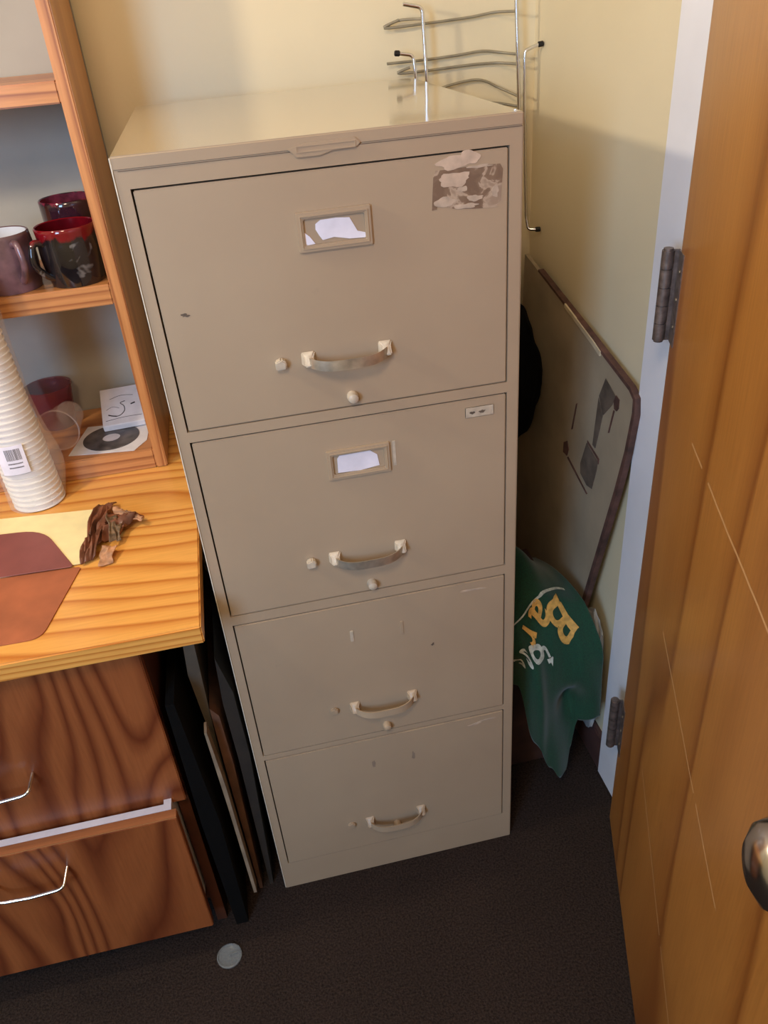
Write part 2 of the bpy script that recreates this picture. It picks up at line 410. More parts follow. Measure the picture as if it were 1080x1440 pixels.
drawers = []
names = ['top', 'second', 'third', 'bottom']
for i, (za, zb) in enumerate(zt):
    g = .0022; f = (0.0, 0.0, .0008, .0012)[i]
    bm = bx(new_bm(), x0+g, x1-g*.8, -f, .020, za+g*.6, zb-g); bevel(bm, .0012, 2)
    dr = obj('drawer', bm, M['cab'], cab, True, 35)
    zh = za+.075          # handle height
    hx0, hx1 = .180, .278
    # bail pull: two faceted cast mounts and a bowed strap bar
    for s, hx in ((-1, hx0), (1, hx1)):
        bm = new_bm()
        a = [(hx-.0095, 0, zh-.008), (hx+.0095, 0, zh-.008), (hx+.0095, 0, zh+.010), (hx-.0095, 0, zh+.010)]
        b = [(hx-.006, -.015, zh-.006), (hx+.006, -.015, zh-.006), (hx+.0045, -.009, zh+.005), (hx-.0045, -.009, zh+.005)]
        va = [bm.verts.new(p) for p in a]; vb = [bm.verts.new(p) for p in b]
        bm.faces.new(va); bm.faces.new(vb[::-1])
        for k2 in range(4): bm.faces.new((va[k2], vb[k2], vb[(k2+1) % 4], va[(k2+1) % 4]))
        bmesh.ops.recalc_face_normals(bm, faces=bm.faces); bevel(bm, .0015, 2)
        obj('handle_mount', bm, M['cablite'] if i < 2 else M['cab'], dr, True, 35)
    bm = new_bm(); N = 18; rows = []
    for k2 in range(N+1):
        t = k2/N; x = hx0+(hx1-hx0)*t
        e = 1-abs(2*t-1)**3.5
        y = -.012-.015*e; z = zh-.002-.003*e
        ww = .0062
        rows.append([bm.verts.new(p) for p in ((x, y-.0012, z-ww), (x, y+.0012, z-ww-.0008), (x, y+.0018, z+ww), (x, y-.0008, z+ww+.0008))])
    for a, b in zip(rows, rows[1:]):
        for q in range(4): bm.faces.new((a[q], a[(q+1) % 4], b[(q+1) % 4], b[q]))
    bm.faces.new(rows[0]); bm.faces.new(rows[-1][::-1]); bmesh.ops.recalc_face_normals(bm, faces=bm.faces)
    hb = obj('handle_bar', bm, M['pull'] if i < 2 else M['cab'], dr, True, 50); hb['label'] = 'bowed metal pull bar'
    # thumb latch
    lx = .145; bm = new_bm()
    prism(bm, [(lx-.007, zh-.007), (lx+.006, zh-.006), (lx+.007, zh+.003), (lx+.001, zh+.007), (lx-.007, zh+.004)], 'y', -.011 if i < 2 else -.007, 0); bevel(bm, .0015)
    obj('thumb_latch', bm, M['cablite'] if i < 2 else M['cab'], dr, True, 35)
    # lock button
    bm = new_bm(); bz = za+.0155 if i < 3 else za+.050
    lathe(bm, [(0, -.002), (.0075, -.002), (.0075, .006), (.0062, .011), (.0035, .0125), (0, .0128)], 24)
    bmesh.ops.rotate(bm, verts=bm.verts, matrix=Matrix.Rotation(PI/2, 3, 'X')); bmesh.ops.translate(bm, verts=bm.verts, vec=(.230, 0, bz))
    obj('lock_button', bm, M['cablite'] if i < 2 else M['cab'], dr, True, 35)
    lz0, lz1 = za+.204, za+.249
    if i < 2:
        bm = rect_frame(new_bm(), .186, .273, lz0, lz1, .0080, -.0042, .0005); bevel(bm, .0010)
        rect_frame(bm, .190, .269, lz0+.004, lz1-.004, .0012, -.0055, -.003)
        obj('label_holder', bm, M['cab'], dr, True, 35)
    if i == 0:
        bm = new_bm(); prism(bm, [(.208, lz0+.030), (.214, lz0+.034), (.232, lz0+.0345), (.248, lz0+.033), (.256, lz0+.017), (.2655, lz0+.014), (.2655, lz0+.0085), (.246, lz0+.0095), (.228, lz0+.0135), (.2145, lz0+.0115), (.211, lz0+.017), (.2075, lz0+.024)], 'y', -.0012, -.0002)
        obj('label_card', bm, M['card'], dr)['label'] = 'torn white label card'
        bm = new_bm(); prism(bm, [(.1935, lz0+.023), (.200, lz0+.017), (.2055, lz0+.0085), (.1935, lz0+.0078)], 'y', -.0014, -.0003)
        obj('label_scrap', bm, M['card'], dr)
        # sticker residue
        bm = new_bm(); prism(bm, [(.346, 1.2255), (.352, 1.226), (.353, 1.232), (.372, 1.2245), (.400, 1.2215), (.424, 1.2205), (.430, 1.228), (.4325, 1.262), (.429, 1.268), (.395, 1.269), (.372, 1.268), (.352, 1.2685), (.349, 1.262), (.3475, 1.245)], 'y', -.0004, 0)
        st = obj('sticker_residue', bm, M['sticker'], dr); st['label'] = 'brown residue of a torn-off square sticker'
        M['resid2'] = simple('sticker_backing_rest', (206, 182, 158), .7, .06, 50)
        M['resid'] = simple('sticker_paper_rest', (192, 172, 150), .7, .08, 60)
        for cx, cz, rx, rz, sd in ((.376, 1.2755, .019, .0065, 1), (.394, 1.279, .012, .007, 2.6), (.374, 1.257, .019, .0075, 3), (.362, 1.232, .013, .0055, 4), (.384, 1.245, .006, .003, 8), (.398, 1.234, .009, .0035, 5), (.388, 1.226, .014, .003, 6), (.423, 1.238, .004, .007, 7), (.405, 1.268, .014, .0016, 9)):
            obj('paper_scrap', blotch(cx, cz, rx, rz, -.0003, sd, th=.0003+sd*.00004), M['resid'] if sd > 3 else M['resid2'], dr)
        obj('paint_chip', blotch(.0435, 1.143, .0045, .0016, 0, 3.3, rough=.9, th=.0004), M['hole'], dr)
    if i == 1:
        bm = new_bm(); prism(bm, [(.1995, lz0+.0095), (.2005, lz0+.031), (.204, lz0+.0355), (.246, lz0+.036), (.2555, lz0+.028), (.2575, lz0+.011), (.230, lz0+.008)], 'y', -.0012, -.0002)
        obj('label_card', bm, M['card'], dr)['label'] = 'white label card'
        bm = bx(new_bm(), .2775, .2815, -.0006, 0, lz0+.006, lz1-.001)
        obj('tape_strip', bm, M['cablite'], dr)
        bm = bx(new_bm(), .381, .4215, -.0014, 0, .9495, .965); bevel(bm, .0008)
        so = obj('plastic_tag', bm, M['cablite'], dr); so['label'] = 'small pale rectangular tag with two dark marks'
        for cx, w in ((.391, .0035), (.4045, .005)):
            obj('tag_mark', blotch(cx, .957, w, .002, -.0014, cx*9, th=.0003), M['hole'], dr)
    if i == 2:
        bm = rect_frame(new_bm(), .189, .272, lz0+.001, lz1-.003, .0012, -.0005, 0)
        obj('holder_outline', bm, M['cab'], dr)
        for xx in (.190, .270):
            bm = bx(new_bm(), xx-.0028, xx+.0028, -.0022, 0, lz0+.012 if xx < .2 else lz0+.008, lz0+.034); bevel(bm, .0008)
            obj('broken_clip', bm, M['cablite'] if xx < .2 else M['cab'], dr)
        obj('scuff', blotch(.390, .650, .022, .0016, -.0008, 4.1, rough=.8, th=.0003), M['resid'], dr)
        obj('paint_chip', blotch(.318, .553, .0028, .0022, -.0008, 5.3, rough=.9, th=.0003), M['hole'], dr)
    if i == 3:
        for cx, cz, rx, rz, sd in ((.385, .346, .010, .0025, 2.2), (.408, .351, .013, .0015, 3.9)):
            obj('scuff', blotch(cx, cz, rx, rz, -.0012, sd, rough=.8, th=.0003), M['resid'], dr)
        for xx in (.200, .272):
            obj('faded_spot', blotch(xx, .300, .003, .009, -.0012, xx*30, rough=.3, th=.0002), M['faded'], dr)

# ------------------------------------------------------------------ wire rack on the wall above / behind
rack = thing('wire_rack', 'chrome wire rack with black tipped ends standing in the corner behind the cabinet', 'rack', (.57, .58, 0))
RL = Vector((.57, .58, 0))
def rt(name, pts, r, mat, rad=.008, parent=rack, n=10):
    pts = [Vector(p)-RL for p in pts]
    return obj(name, tube(new_bm(), corner_path(pts, rad) if rad and len(pts) > 2 else pts, r, n), mat, parent, True, 60)
y = .575
rt('upright', [(.497, y, .70), (.4925, y, 1.30), (.489, y, 1.4175), (.457, y, 1.4245)], .0034, M['chrome'])
rt('upright', [(.478, y, .72), (.4745, y, 1.30), (.470, y, 1.350), (.445, y, 1.3545)], .0030, M['chrome'])
rt('upright', [(.664, y, .70), (.661, y, 1.257), (.653, y, 1.415), (.651, y, 1.50)], .0034, M['chrome'])
rt('upright', [(.696, y-.012, 1.0365), (.682, y-.005, 1.037), (.679, y, 1.06), (.675, y, 1.15), (.671, y, 1.26), (.670, y, 1.340), (.696, y, 1.3475)], .0030, M['chrome'], .006)
for p, q in (((.447, y, 1.3543), (.438, y, 1.3553)), ((.694, y, 1.3472), (.7035, y, 1.348)), ((.694, y-.011, 1.0365), (.7035, y-.013, 1.0365))):
    bm = tube(new_bm(), [Vector(p)-RL, Vector(q)-RL], .0046, 14); bevel(bm, .001)
    obj('rubber_tip', bm, M['rubber'], rack, True, 50)
for pts in ([(.455, .604, 1.402), (.429, .604, 1.392), (.50, .607, 1.393), (.58, .610, 1.396), (.625, .607, 1.400), (.655, .580, 1.3995)],
            [(.429, .604, 1.392), (.455, .607, 1.401), (.492, .580, 1.401)],
            [(.430, .604, 1.339), (.50, .608, 1.339), (.56, .61, 1.341), (.603, .61, 1.3435), (.635, .608, 1.339), (.660, .580, 1.335)],
            [(.470, .603, 1.330), (.448, .604, 1.323), (.50, .608, 1.322), (.58, .61, 1.324), (.63, .608, 1.323), (.660, .580, 1.320)],
            [(.47, .604, 1.278), (.524, .608, 1.292), (.57, .61, 1.299), (.603, .61, 1.298), (.635, .608, 1.283), (.662, .580, 1.269)],
            [(.485, .603, 1.255), (.60, .61, 1.262), (.662, .580, 1.253)]):
    rt('shadow_wire', smooth_path(pts, 5), .0022, M['wire'], 0, n=8)  # grey wires stand in for the rack's shadow lines on the wall

# ------------------------------------------------------------------ desk and its drawer pedestal
desk = thing('desk', 'pine desk with striped varnished top and reddish plywood drawers, left of the cabinet', 'desk', (-.5, .2, 0))
DL = Vector((-.5, .2, 0))
def dpart(name, bm, mat, parent=desk, smooth=True):
    if parent is desk:
        bmesh.ops.translate(bm, verts=bm.verts, vec=-DL)
    return obj(name, bm, mat, parent, smooth, 35)
bm = bx(new_bm(), -1.35, -.018, -.087, WY-.002, .720, .75); bevel(bm, .002, 2)
dpart('desk_top', bm, M['desk'])
px0, px1 = -.62, -.115
bm = new_bm(); fy = -.032
bx(bm, px0, px0+.018, fy, .55, .0, .72); bx(bm, px1-.018, px1, fy, .55, 0, .72)
bx(bm, px0+.018, px1-.018, .532, .55, .04, .72); bx(bm, px0+.018, px1-.018, fy+.05, .55, .05, .068)
bx(bm, px0+.018, px1-.018, fy+.05, fy+.066, 0, .05)
dpart('pedestal', bm, M['carcass'], smooth=False)
bm = new_bm(); bx(bm, -1.30, -1.27, -.03, .55, 0, .72); dpart('desk_side_panel', bm, M['carcass'], smooth=False)
def wire_pull(xa, xb, z, yf):
    drop = .012
    pts = corner_path([(xa, yf, z+drop), (xa+.004, yf-.028, z+drop*.3), (xa+.014, yf-.030, z), ((xa+xb)/2, yf-.031, z-.002), (xb-.014, yf-.030, z), (xb-.004, yf-.028, z+drop*.3), (xb, yf, z+drop)], .006, 4)
    return tube(new_bm(), [Vector(p)-DL for p in pts], .0028, 10)
# upper drawer
bm = bx(new_bm(), px0, px1, -.050, -.033, .372, .708); bevel(bm, .0015)
d1 = dpart('drawer', bm, M['ply'])
h = obj('drawer_handle', wire_pull(-.416, -.316, .493, -.050), M['chrome'], d1, True, 60); h['label'] = 'bowed chrome wire handle'
# lower drawer, pulled out a little
ly = -.088
bm = bx(new_bm(), px0-.006, -.1285, ly, ly+.017, .075, .3805); bevel(bm, .0012)
d2 = dpart('drawer', bm, M['ply2']); d2['label'] = 'lower drawer, pulled slightly open'
bm = bx(new_bm(), px0-.005, -.1292, ly+.001, ly+.0165, .3805, .3832); bmesh.ops.translate(bm, verts=bm.verts, vec=-DL)
obj('drawer_front_edge', bm, M['plyedge'], d2)
bm = new_bm()
bx(bm, px0+.01, -.137, ly+.0172, ly+.029, .10, .3838); bx(bm, -.149, -.137, ly+.029, .40, .10, .3838)
bx(bm, px0+.01, px0+.022, ly+.029, .40, .10, .3838); bx(bm, px0+.022, -.149, ly+.029, .40, .10, .106); bx(bm, px0+.022, -.149, .39, .40, .10, .37)
bmesh.ops.translate(bm, verts=bm.verts, vec=-DL)
b = obj('drawer_box', bm, M['drawerwhite'], d2); b['label'] = 'white drawer box'
h = obj('drawer_handle', wire_pull(-.424, -.312, .312, ly), M['chrome'], d2, True, 60)

# ------------------------------------------------------------------ hutch standing on the desk
hut = thing('desk_hutch', 'open pine shelf unit standing on the desk beside the cabinet', 'shelf unit', (-.48, .5, .7505))
HL = Vector((-.48, .5, .7505))
def hpart(name, b, mat, bv=.002):
    bm = bx(new_bm(), *b); bevel(bm, bv); bmesh.ops.translate(bm, verts=bm.verts, vec=-HL)
    return obj(name, bm, mat, hut, True, 35)
hy0, hy1 = .386, WY-.012
hpart('side_panel', (-.089, -.070, hy0, hy1, .7505, 2.0), M['hutch'])
hpart('side_panel', (-.88, -.861, hy0, hy1, .7505, 2.0), M['hutch'])
for z0, z1 in ((.7505, .789), (1.054, 1.087), (1.345, 1.374), (1.96, 1.99)):
    hpart('shelf', (-.861, -.089, hy0+.001, hy1, z0, z1), M['shelf'])

hpart('back_panel', (-.88, -.0685, hy1+.001, hy1+.006, .7505, 1.99), simple('grey_painted_back', (166, 160, 146), .6, .03, 5), .0005)
# ------------------------------------------------------------------ mugs
def mug(name, label, loc, rz, r0, r1, h, mat, matin, curve=.0, hr=.026, hz=(.2, .85), group=None, flare=0):
    t = thing(name, label, 'mug', loc, rz, group)
    prof = []
    n = 16
    for k in range(n+1):
        s = k/n; r = r0+(r1-r0)*s+curve*math.sin(PI*s)+flare*max(0, s-.82)
        prof.append((r, h*s))
    prof = [(0, 0.0), (r0*.9, 0.0)]+prof[0:]+[(prof[-1][0]-.0015, h+.0012), (prof[-1][0]-.0035, h)]
    obj('body', lathe(new_bm(), prof, 56), mat, t, True, 60)
    pin = [(r0+(r1-r0)*(k/n)+curve*math.sin(PI*k/n)+flare*max(0, k/n-.82)-.0036, max(.006, h*k/n)) for k in range(n, 0, -1)]+[(0, .006)]
    obj('inside', lathe(new_bm(), pin, 56), matin, t, True, 60)
    za, zb = h*hz[1], h*hz[0]
    ra = r0+(r1-r0)*hz[1]+curve*math.sin(PI*hz[1])-.003; rb = r0+(r1-r0)*hz[0]+curve*math.sin(PI*hz[0])-.003
    pts = smooth_path([(ra, 0, za), (ra+hr*.7, 0, za+.004), (ra+hr, 0, za-.018), (ra+hr*.85, 0, (za+zb)/2-.006), (ra+hr*.35, 0, zb+.006), (rb, 0, zb)], 5)
    obj('handle', tube(new_bm(), pts, .0055, 12), mat, t, True, 60)
    return t
mug('mug', 'purple brown stoneware mug with white inside, leftmost on the shelf', (-.240, .436, 1.0875), -1.0, .042, .0445, .086, M['mug1'], M['mug1in'], .004)
mug('mug', 'black mug with red rim and grey streak beside the hutch side panel', (-.1395, .432, 1.0875), PI+.75, .042, .0435, .088, M['mug2'], simple('red_glaze_inside', (84, 8, 18), .12, .1, 40), .005, hz=(.18, .78), flare=.02)
mug('mug', 'dark plum mug standing behind the red rimmed black mug', (-.142, .535, 1.0875), 1.2, .040, .046, .109, M['mug3'], simple('plum_glaze_inside', (104, 44, 60), .15, .3, 40), .002)

# ------------------------------------------------------------------ bottom shelf: plastic cups, disc sleeve, booklet
def cup_mesh(r0, r1, h, th=.0006, ridges=0):
    prof = [(0, .003), (r0*.95, .003), (r0, 0)]
    n = 14
    for k in range(1, n+1):
        s = k/n; rr = r0+(r1-r0)*s + (ridges*math.sin(s*40))
        prof.append((rr, h*s))
    prof += [(r1+.0022, h+.0003), (r1+.0024, h+.002), (r1+.0004, h+.0026), (r1-.0010, h)]
    for k in range(n, 0, -1):
        s = k/n; prof.append((r0+(r1-r0)*s-th, max(.0042, h*s-th)))
    prof.append((0, .0042))
    return lathe(new_bm(), prof, 48)
o = tag(obj('plastic_cup', cup_mesh(.024, .036, .085), M['clear'], None, True, 60), 'clear plastic cup lying on its side on the bottom shelf', 'cup')
o.rotation_euler = (PI/2*.95, 0, -.12); o.location = (-.236, .512, .8275)
o = tag(obj('plastic_cup', cup_mesh(.032, .042, .078), M['redcup'], None, True, 60), 'translucent red plastic cup standing at the back of the bottom shelf', 'cup')
o.location = (-.272, .558, .7895)
bpy.data.objects[o.name].scale = (1, 1, 1)
sl = thing('disc_sleeve', 'grey printed disc in a white paper sleeve on the bottom shelf', 'disc', (-.175, .46, .7892))
def flat(pts, z0, z1, org): 
    return prism(new_bm(), [(p[0]-org[0], p[1]-org[1]) for p in pts], 'z', z0-org[2], z1-org[2])
so = (-.175, .46, .7892)
obj('paper_sleeve', flat([(-.238, .409), (-.121, .390), (-.1, .425), (-.097, .505), (-.215, .520)], .7894, .7902, so), M['paperw'], sl)
bm = new_bm(); lathe(bm, [(.016, 0), (.051, 0), (.051, .0009), (.016, .0009), (.016, 0)], 56, (-.166+.175, .457-.46)); bmesh.ops.translate(bm, verts=bm.verts, vec=(0, 0, .0011))
obj('disc', bm, M['disc'], sl, True, 40)
# booklet: leaning on the wall
bk = thing('booklet', 'white booklet with dark squiggles propped on the disc sleeve against the side panel', 'booklet', (-.141, .485, .7915))
bk.rotation_euler = (math.radians(17), 0, .07)
bm = bx(new_bm(), -.039, .038, 0, .108, 0, .013); bevel(bm, .001); obj('cover', bm, M['paperw'], bk)
for pts, r in (([( -.027, .030), (-.020, .026), (-.012, .023)], .0014), ([(-.012, .023), (-.004, .026), (.003, .036), (.003, .050), (-.003, .060), (.006, .064)], .0009), ([(.016, .052), (.024, .055)], .0016), ([(-.033, .014), (0, .018), (.034, .017)], .0006), ([(-.03, .045), (-.018, .052), (-.006, .046)], .0005), ([(-.022, .075), (.0, .082), (.022, .078)], .0006)):
    p = smooth_path([(a, b_, .0128) for a, b_ in pts], 5)
    obj('ink_stroke', tube(new_bm(), p, r, 6), M['inkd'], bk)

# ------------------------------------------------------------------ stack of paper cups in a plastic sleeve
cx, cy = -.288, .338
cup0 = None
bm = cup_mesh(.0300, .0405, .088)
bmesh.ops.rotate(bm, verts=bm.verts, matrix=Matrix.Rotation(PI, 3, 'X')); bmesh.ops.translate(bm, verts=bm.verts, vec=(0, 0, .0906))
NC = 32
for k in range(NC):
    if k == 0:
        cup0 = obj('paper_cup', bm, M['cup'], None, True, 60); c_ = cup0
    else:
        c_ = cup0.copy(); COL.objects.link(c_)
    c_.location = (cx-.0004*k+random.uniform(-.0004, .0004), cy+random.uniform(-.0004, .0004), .7515+k*.0102)
    pos = 'lowest cup, resting on the desk' if k == 0 else ('topmost cup' if k == NC-1 else 'cup nested in the middle')
    tag(c_, ('white paper cup at the very bottom of the bagged cup stack' if k == 0 else 'white paper cup nested within the tall bagged stack on the desk'), 'cup', 'nested paper cups in the bagged stack')
bm = new_bm(); rings = []; n = 56
for j in range(40):
    z = j/39
    ring = []
    for k in range(n):
        a = 2*PI*k/n
        r = .0445+.0016*noise.noise(Vector((math.cos(a)*2, math.sin(a)*2, z*7)))
        # loose gathered flap of film at the lower right
        fl = max(0, math.cos(a-.35))**6*.020*math.exp(-((z-.16)/.14)**2)
        r += fl
        ring.append(bm.verts.new((r*math.cos(a), r*math.sin(a), .001+z*.435)))
    rings.append(ring)
for a, b in zip(rings, rings[1:]):
    for k in range(n): bm.faces.new((a[k], a[(k+1) % n], b[(k+1) % n], b[k]))
bag = obj('plastic_sleeve', bm, M['film'], None, True, 80); bag.location = (cx-.006, cy, .751)
tag(bag, 'clear plastic sleeve around the stack of white paper cups', 'plastic bag')
# price label on the sleeve
lb = thing('bar_label', 'white barcode sticker on the side of the bagged cup stack', 'label', (cx, cy, .83))
bm = new_bm(); R0 = .0475
A0, A1 = math.radians(243), math.radians(296)
def arcpatch(bm, a0, a1, z0, z1, r, m=10):
    lo = []; hi = []
    for k in range(m+1):
        a = a0+(a1-a0)*k/m
        lo.append(bm.verts.new((r*math.cos(a)-.006, r*math.sin(a), z0))); hi.append(bm.verts.new((r*math.cos(a)-.006, r*math.sin(a), z1)))
    for k in range(m): bm.faces.new((lo[k], lo[k+1], hi[k+1], hi[k]))
    return bm
obj('sticker', arcpatch(bm, A0, A1, -.002, .050, R0), M['card'], lb)
bm = new_bm(); a = A0+.30
while a < A1-.12:
    w = random.choice((.008, .014, .02)); arcpatch(bm, a, a+w, .024, .044, R0+.0003, 2); a += w+random.choice((.012, .02))
obj('barcode', bm, M['ink'], lb)
bm = new_bm()
for zz in (.010, .017):
    a = A0+.3
    while a < A1-.15:
        w = random.uniform(.02, .05); arcpatch(bm, a, a+w, zz, zz+.0022, R0+.0003, 2); a += w+.014
obj('small_print', bm, M['ink'], lb)

# ------------------------------------------------------------------ papers on the desk
env = thing('envelope', 'brown envelope with open rose brown flap lying on the desk', 'envelope', (-.28, .1, .7502))
eo = (-.28, .1, .7502)
def rounded(pts, rr, n=6):
    out = []; N = len(pts)
    for i, p in enumerate(pts):
        r = rr[i]
        if r <= 0: out.append(p); continue
        P = Vector(p); A = Vector(pts[i-1]); B = Vector(pts[(i+1) % N])
        a = P+(A-P).normalized()*r; b = P+(B-P).normalized()*r
        for k in range(n+1):
            t = k/n; q = a*(1-t)**2+P*2*t*(1-t)+b*t*t; out.append((q.x, q.y))
    return out
obj('envelope_body', flat(rounded([(-.47, -.045), (-.230, -.050), (-.194, .105), (-.47, .125)], (0, .02, .006, 0)), .7505, .7520, eo), M['envelope'], env)
# flap folded up over the cream sheet, slightly domed
bm = new_bm(); ply_ = rounded([(-.47, .250), (-.266, .228), (-.204, .105), (-.47, .118)], (0, .04, .008, 0))
prism(bm, [(p[0]-eo[0], p[1]-eo[1]) for p in ply_], 'z', .7536-eo[2], .7550-eo[2]); bevel(bm, .0004, 1)
obj('envelope_flap', bm, M['flap'], env)
ps = tag(obj('paper_sheet', flat([(-.47, .305), (-.185, .268), (-.193, .112), (-.47, .112)], .7522, .7532, (0, 0, 0)), M['cream'], None), 'pale yellow paper sheet tucked under the envelope flap', 'paper')

def crumple(name, poly_pts, folds, amp, mat, parent, org, seed, thick=.0012, zbase=.751):
    """crumpled sheet: triangulated grid inside a quad, lifted by ridged folds"""
    a, b, c_, d_ = [Vector(p) for p in poly_pts]; bm = new_bm(); N = 16; g = []
    for i in range(N+1):
        row = []
        for j in range(N+1):
            u, v = i/N, j/N; p = (a*(1-u)+b*u)*(1-v)+(d_*(1-u)+c_*u)*v
            q = Vector((u*folds+seed, v*folds*.8, seed))
            r = 1-abs(noise.noise(q))*2.2; r2 = 1-abs(noise.noise(q*2.3))*2
            z = zbase+p.z+amp*max(0, r*.7+r2*.3)*(.25+.75*math.sin(PI*min(1, max(0, v)))**.5)
            e = .004*noise.noise(q*3.1)
            row.append(bm.verts.new((p.x+e-org[0], p.y+e-org[1], z-org[2])))
        g.append(row)
    for i in range(N):
        for j in range(N): bm.faces.new((g[i][j], g[i+1][j], g[i+1][j+1], g[i][j+1]))
    o = obj(name, bm, mat, parent, True, 30)
    s = o.modifiers.new('s', 'SOLIDIFY'); s.thickness = thick; s.offset = 0
    return o
lo = (-.15, .18, .7505)
lf = thing('crumpled_paper', 'crumpled brown leathery paper at the corner of the cream sheet', 'paper', lo)
crumple('crumpled_sheet', [(-.196, .105, 0), (-.172, .118, .002), (-.150, .272, .002), (-.184, .278, .001)], 2.0, .026, M['leather'], lf, lo, 3.1)
crumple('crumpled_sheet', [(-.176, .150, .003), (-.140, .170, .003), (-.104, .212, .003), (-.160, .236, .004)], 1.6, .024, M['leather'], lf, lo, 8.3)
crumple('curled_edge', [(-.150, .218, .018), (-.106, .186, .012), (-.100, .198, .012), (-.148, .232, .020)], 2.0, .008, M['leather2'], lf, lo, 5.2)
crumple('suede_piece', [(-.150, .142, .012), (-.136, .150, .006), (-.138, .205, .012), (-.160, .212, .022)], 1.2, .010, M['suede'], lf, lo, 1.7)
crumple('pale_flap', [(-.166, .096, .001), (-.146, .098, .001), (-.142, .128, .010), (-.164, .138, .010)], 1.1, .006, M['leather2'], lf, lo, 9.9)

# ------------------------------------------------------------------ things stored in the gap between desk and cabinet
def slab(name, label, cat, pts, y0, y1, mat, bend=.006, seed=1):
    """upright sheet: outline pts (x,z) swept back from y0 to y1 with a gentle warp"""
    bm = new_bm(); N = 8; n = len(pts); rows = []
    for k in range(N+1):
        t = k/N; yy = y0+(y1-y0)*t
        rows.append([bm.verts.new((p[0]+bend*noise.noise(Vector((seed, t*2, p[1]*4)))*(.3+t), yy, p[1])) for p in pts])
    for a, b in zip(rows, rows[1:]):
        for k in range(n): bm.faces.new((a[k], a[(k+1) % n], b[(k+1) % n], b[k]))
    bm.faces.new(rows[0][::-1]); bm.faces.new(rows[-1]); bmesh.ops.recalc_face_normals(bm, faces=bm.faces)
    o = obj(name, bm, mat, None, True, 35); return tag(o, label, cat)
slab('portfolio_case', 'black slim case standing upright in the gap beside the desk drawers', 'case', [(-.098, .0), (-.076, .0), (-.074, .30), (-.090, .585), (-.103, .585), (-.104, .30)], -.050, .38, M['black'], .003, 2)
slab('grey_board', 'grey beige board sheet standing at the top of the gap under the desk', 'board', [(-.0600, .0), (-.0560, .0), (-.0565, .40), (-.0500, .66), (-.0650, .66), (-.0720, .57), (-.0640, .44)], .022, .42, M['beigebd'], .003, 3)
slab('pale_rod', 'thin pale strip standing upright in the gap beside the cabinet', 'strip', [(-.0565, .045), (-.0510, .045), (-.0540, .35), (-.0600, .485), (-.0640, .485), (-.0600, .30)], -.024, -.000, simple('pale_worn_strip', (150, 130, 106), .5, .08), .0005, 4)
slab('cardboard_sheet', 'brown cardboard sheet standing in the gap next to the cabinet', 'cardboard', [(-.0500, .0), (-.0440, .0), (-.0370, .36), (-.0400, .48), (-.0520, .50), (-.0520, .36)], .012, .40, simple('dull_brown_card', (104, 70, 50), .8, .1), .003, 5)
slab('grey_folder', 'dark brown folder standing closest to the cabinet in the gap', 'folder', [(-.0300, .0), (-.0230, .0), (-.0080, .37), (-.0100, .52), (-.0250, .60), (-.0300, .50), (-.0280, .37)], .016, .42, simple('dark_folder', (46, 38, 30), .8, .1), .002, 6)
# clear disc on the carpet
bm = new_bm(); lathe(bm, [(0, .0008), (.021, .0008), (.0225, .002), (.0225, .005), (.0205, .006), (.0195, .0035), (.004, .003), (.003, .0042), (0, .0042)], 40)
dc = thing('plastic_disc', 'small round frosted plastic disc on the carpet below the desk drawers', 'disc', (-.114, -.108, 0))
obj('rim', bm, M['discclear'], dc, True, 40)
bm = bx(new_bm(), 0, .019, -.0007, .0007, .003, .0062); bmesh.ops.rotate(bm, verts=bm.verts, matrix=Matrix.Rotation(.2, 3, 'Z')); obj('rib', bm, M['discclear'], dc)

# ------------------------------------------------------------------ right gap: board, black bag, box, green shirt
bd = thing('display_board', 'off-white board with brown edge leaning on the right wall', 'board', (.67, .3, .2))
bo = Vector((.67, .3, .2))
# outline on the wall plane (y, z); leans: x shrinks towards the floor
out = [(.515, .970), (.300, .930), (.112, .893), (.096, .884), (.093, .862), (.100, .790), (.116, .707), (.150, .560), (.186, .405), (.222, .250), (.56, .215), (.59, .60), (.590, .984)]
def bxz(y_, z_, d=0): return (.690-(.97-z_)*.035-d, y_, z_)
def sheet(pts, d0, d1):
    bm = new_bm(); A = [bm.verts.new(Vector(bxz(p[0], p[1], d0))-bo) for p in pts]; B = [bm.verts.new(Vector(bxz(p[0], p[1], d1))-bo) for p in pts]
    n = len(pts); bm.faces.new(A); bm.faces.new(B[::-1])
    for i in range(n): bm.faces.new((A[i], B[i], B[(i+1) % n], A[(i+1) % n]))
    bmesh.ops.recalc_face_normals(bm, faces=bm.faces); return bm
obj('board_face', sheet(out, -.001, .006), M['board'], bd)
# frayed brown edge: a narrow band following the outline, from the far top round the corner and down
path = out[:10]
bm = new_bm(); ctr = Vector((.40, .55))
inn = []; ou = []
for i, p in enumerate(path):
    P = Vector(p); a = Vector(path[max(0, i-1)]); b = Vector(path[min(len(path)-1, i+1)]); t = (b-a).normalized(); nrm = Vector((t.y, -t.x))
    if nrm.dot(P-ctr) < 0: nrm = -nrm
    w = .004+.0075*(i/9)**.8
    ou.append(P+nrm*w); inn.append(P-nrm*.0005)
for k in range(len(path)-1):
    sheetpts = [inn[k], inn[k+1], ou[k+1], ou[k]]
    A = [bm.verts.new(Vector(bxz(q.x, q.y, .0068))-bo) for q in sheetpts]; B = [bm.verts.new(Vector(bxz(q.x, q.y, -.004))-bo) for q in sheetpts]
    bm.faces.new(A); bm.faces.new(B[::-1])
    for i in range(4): bm.faces.new((A[i], B[i], B[(i+1) % 4], A[(i+1) % 4]))
bmesh.ops.remove_doubles(bm, verts=bm.verts, dist=1e-5); bmesh.ops.recalc_face_normals(bm, faces=bm.faces)
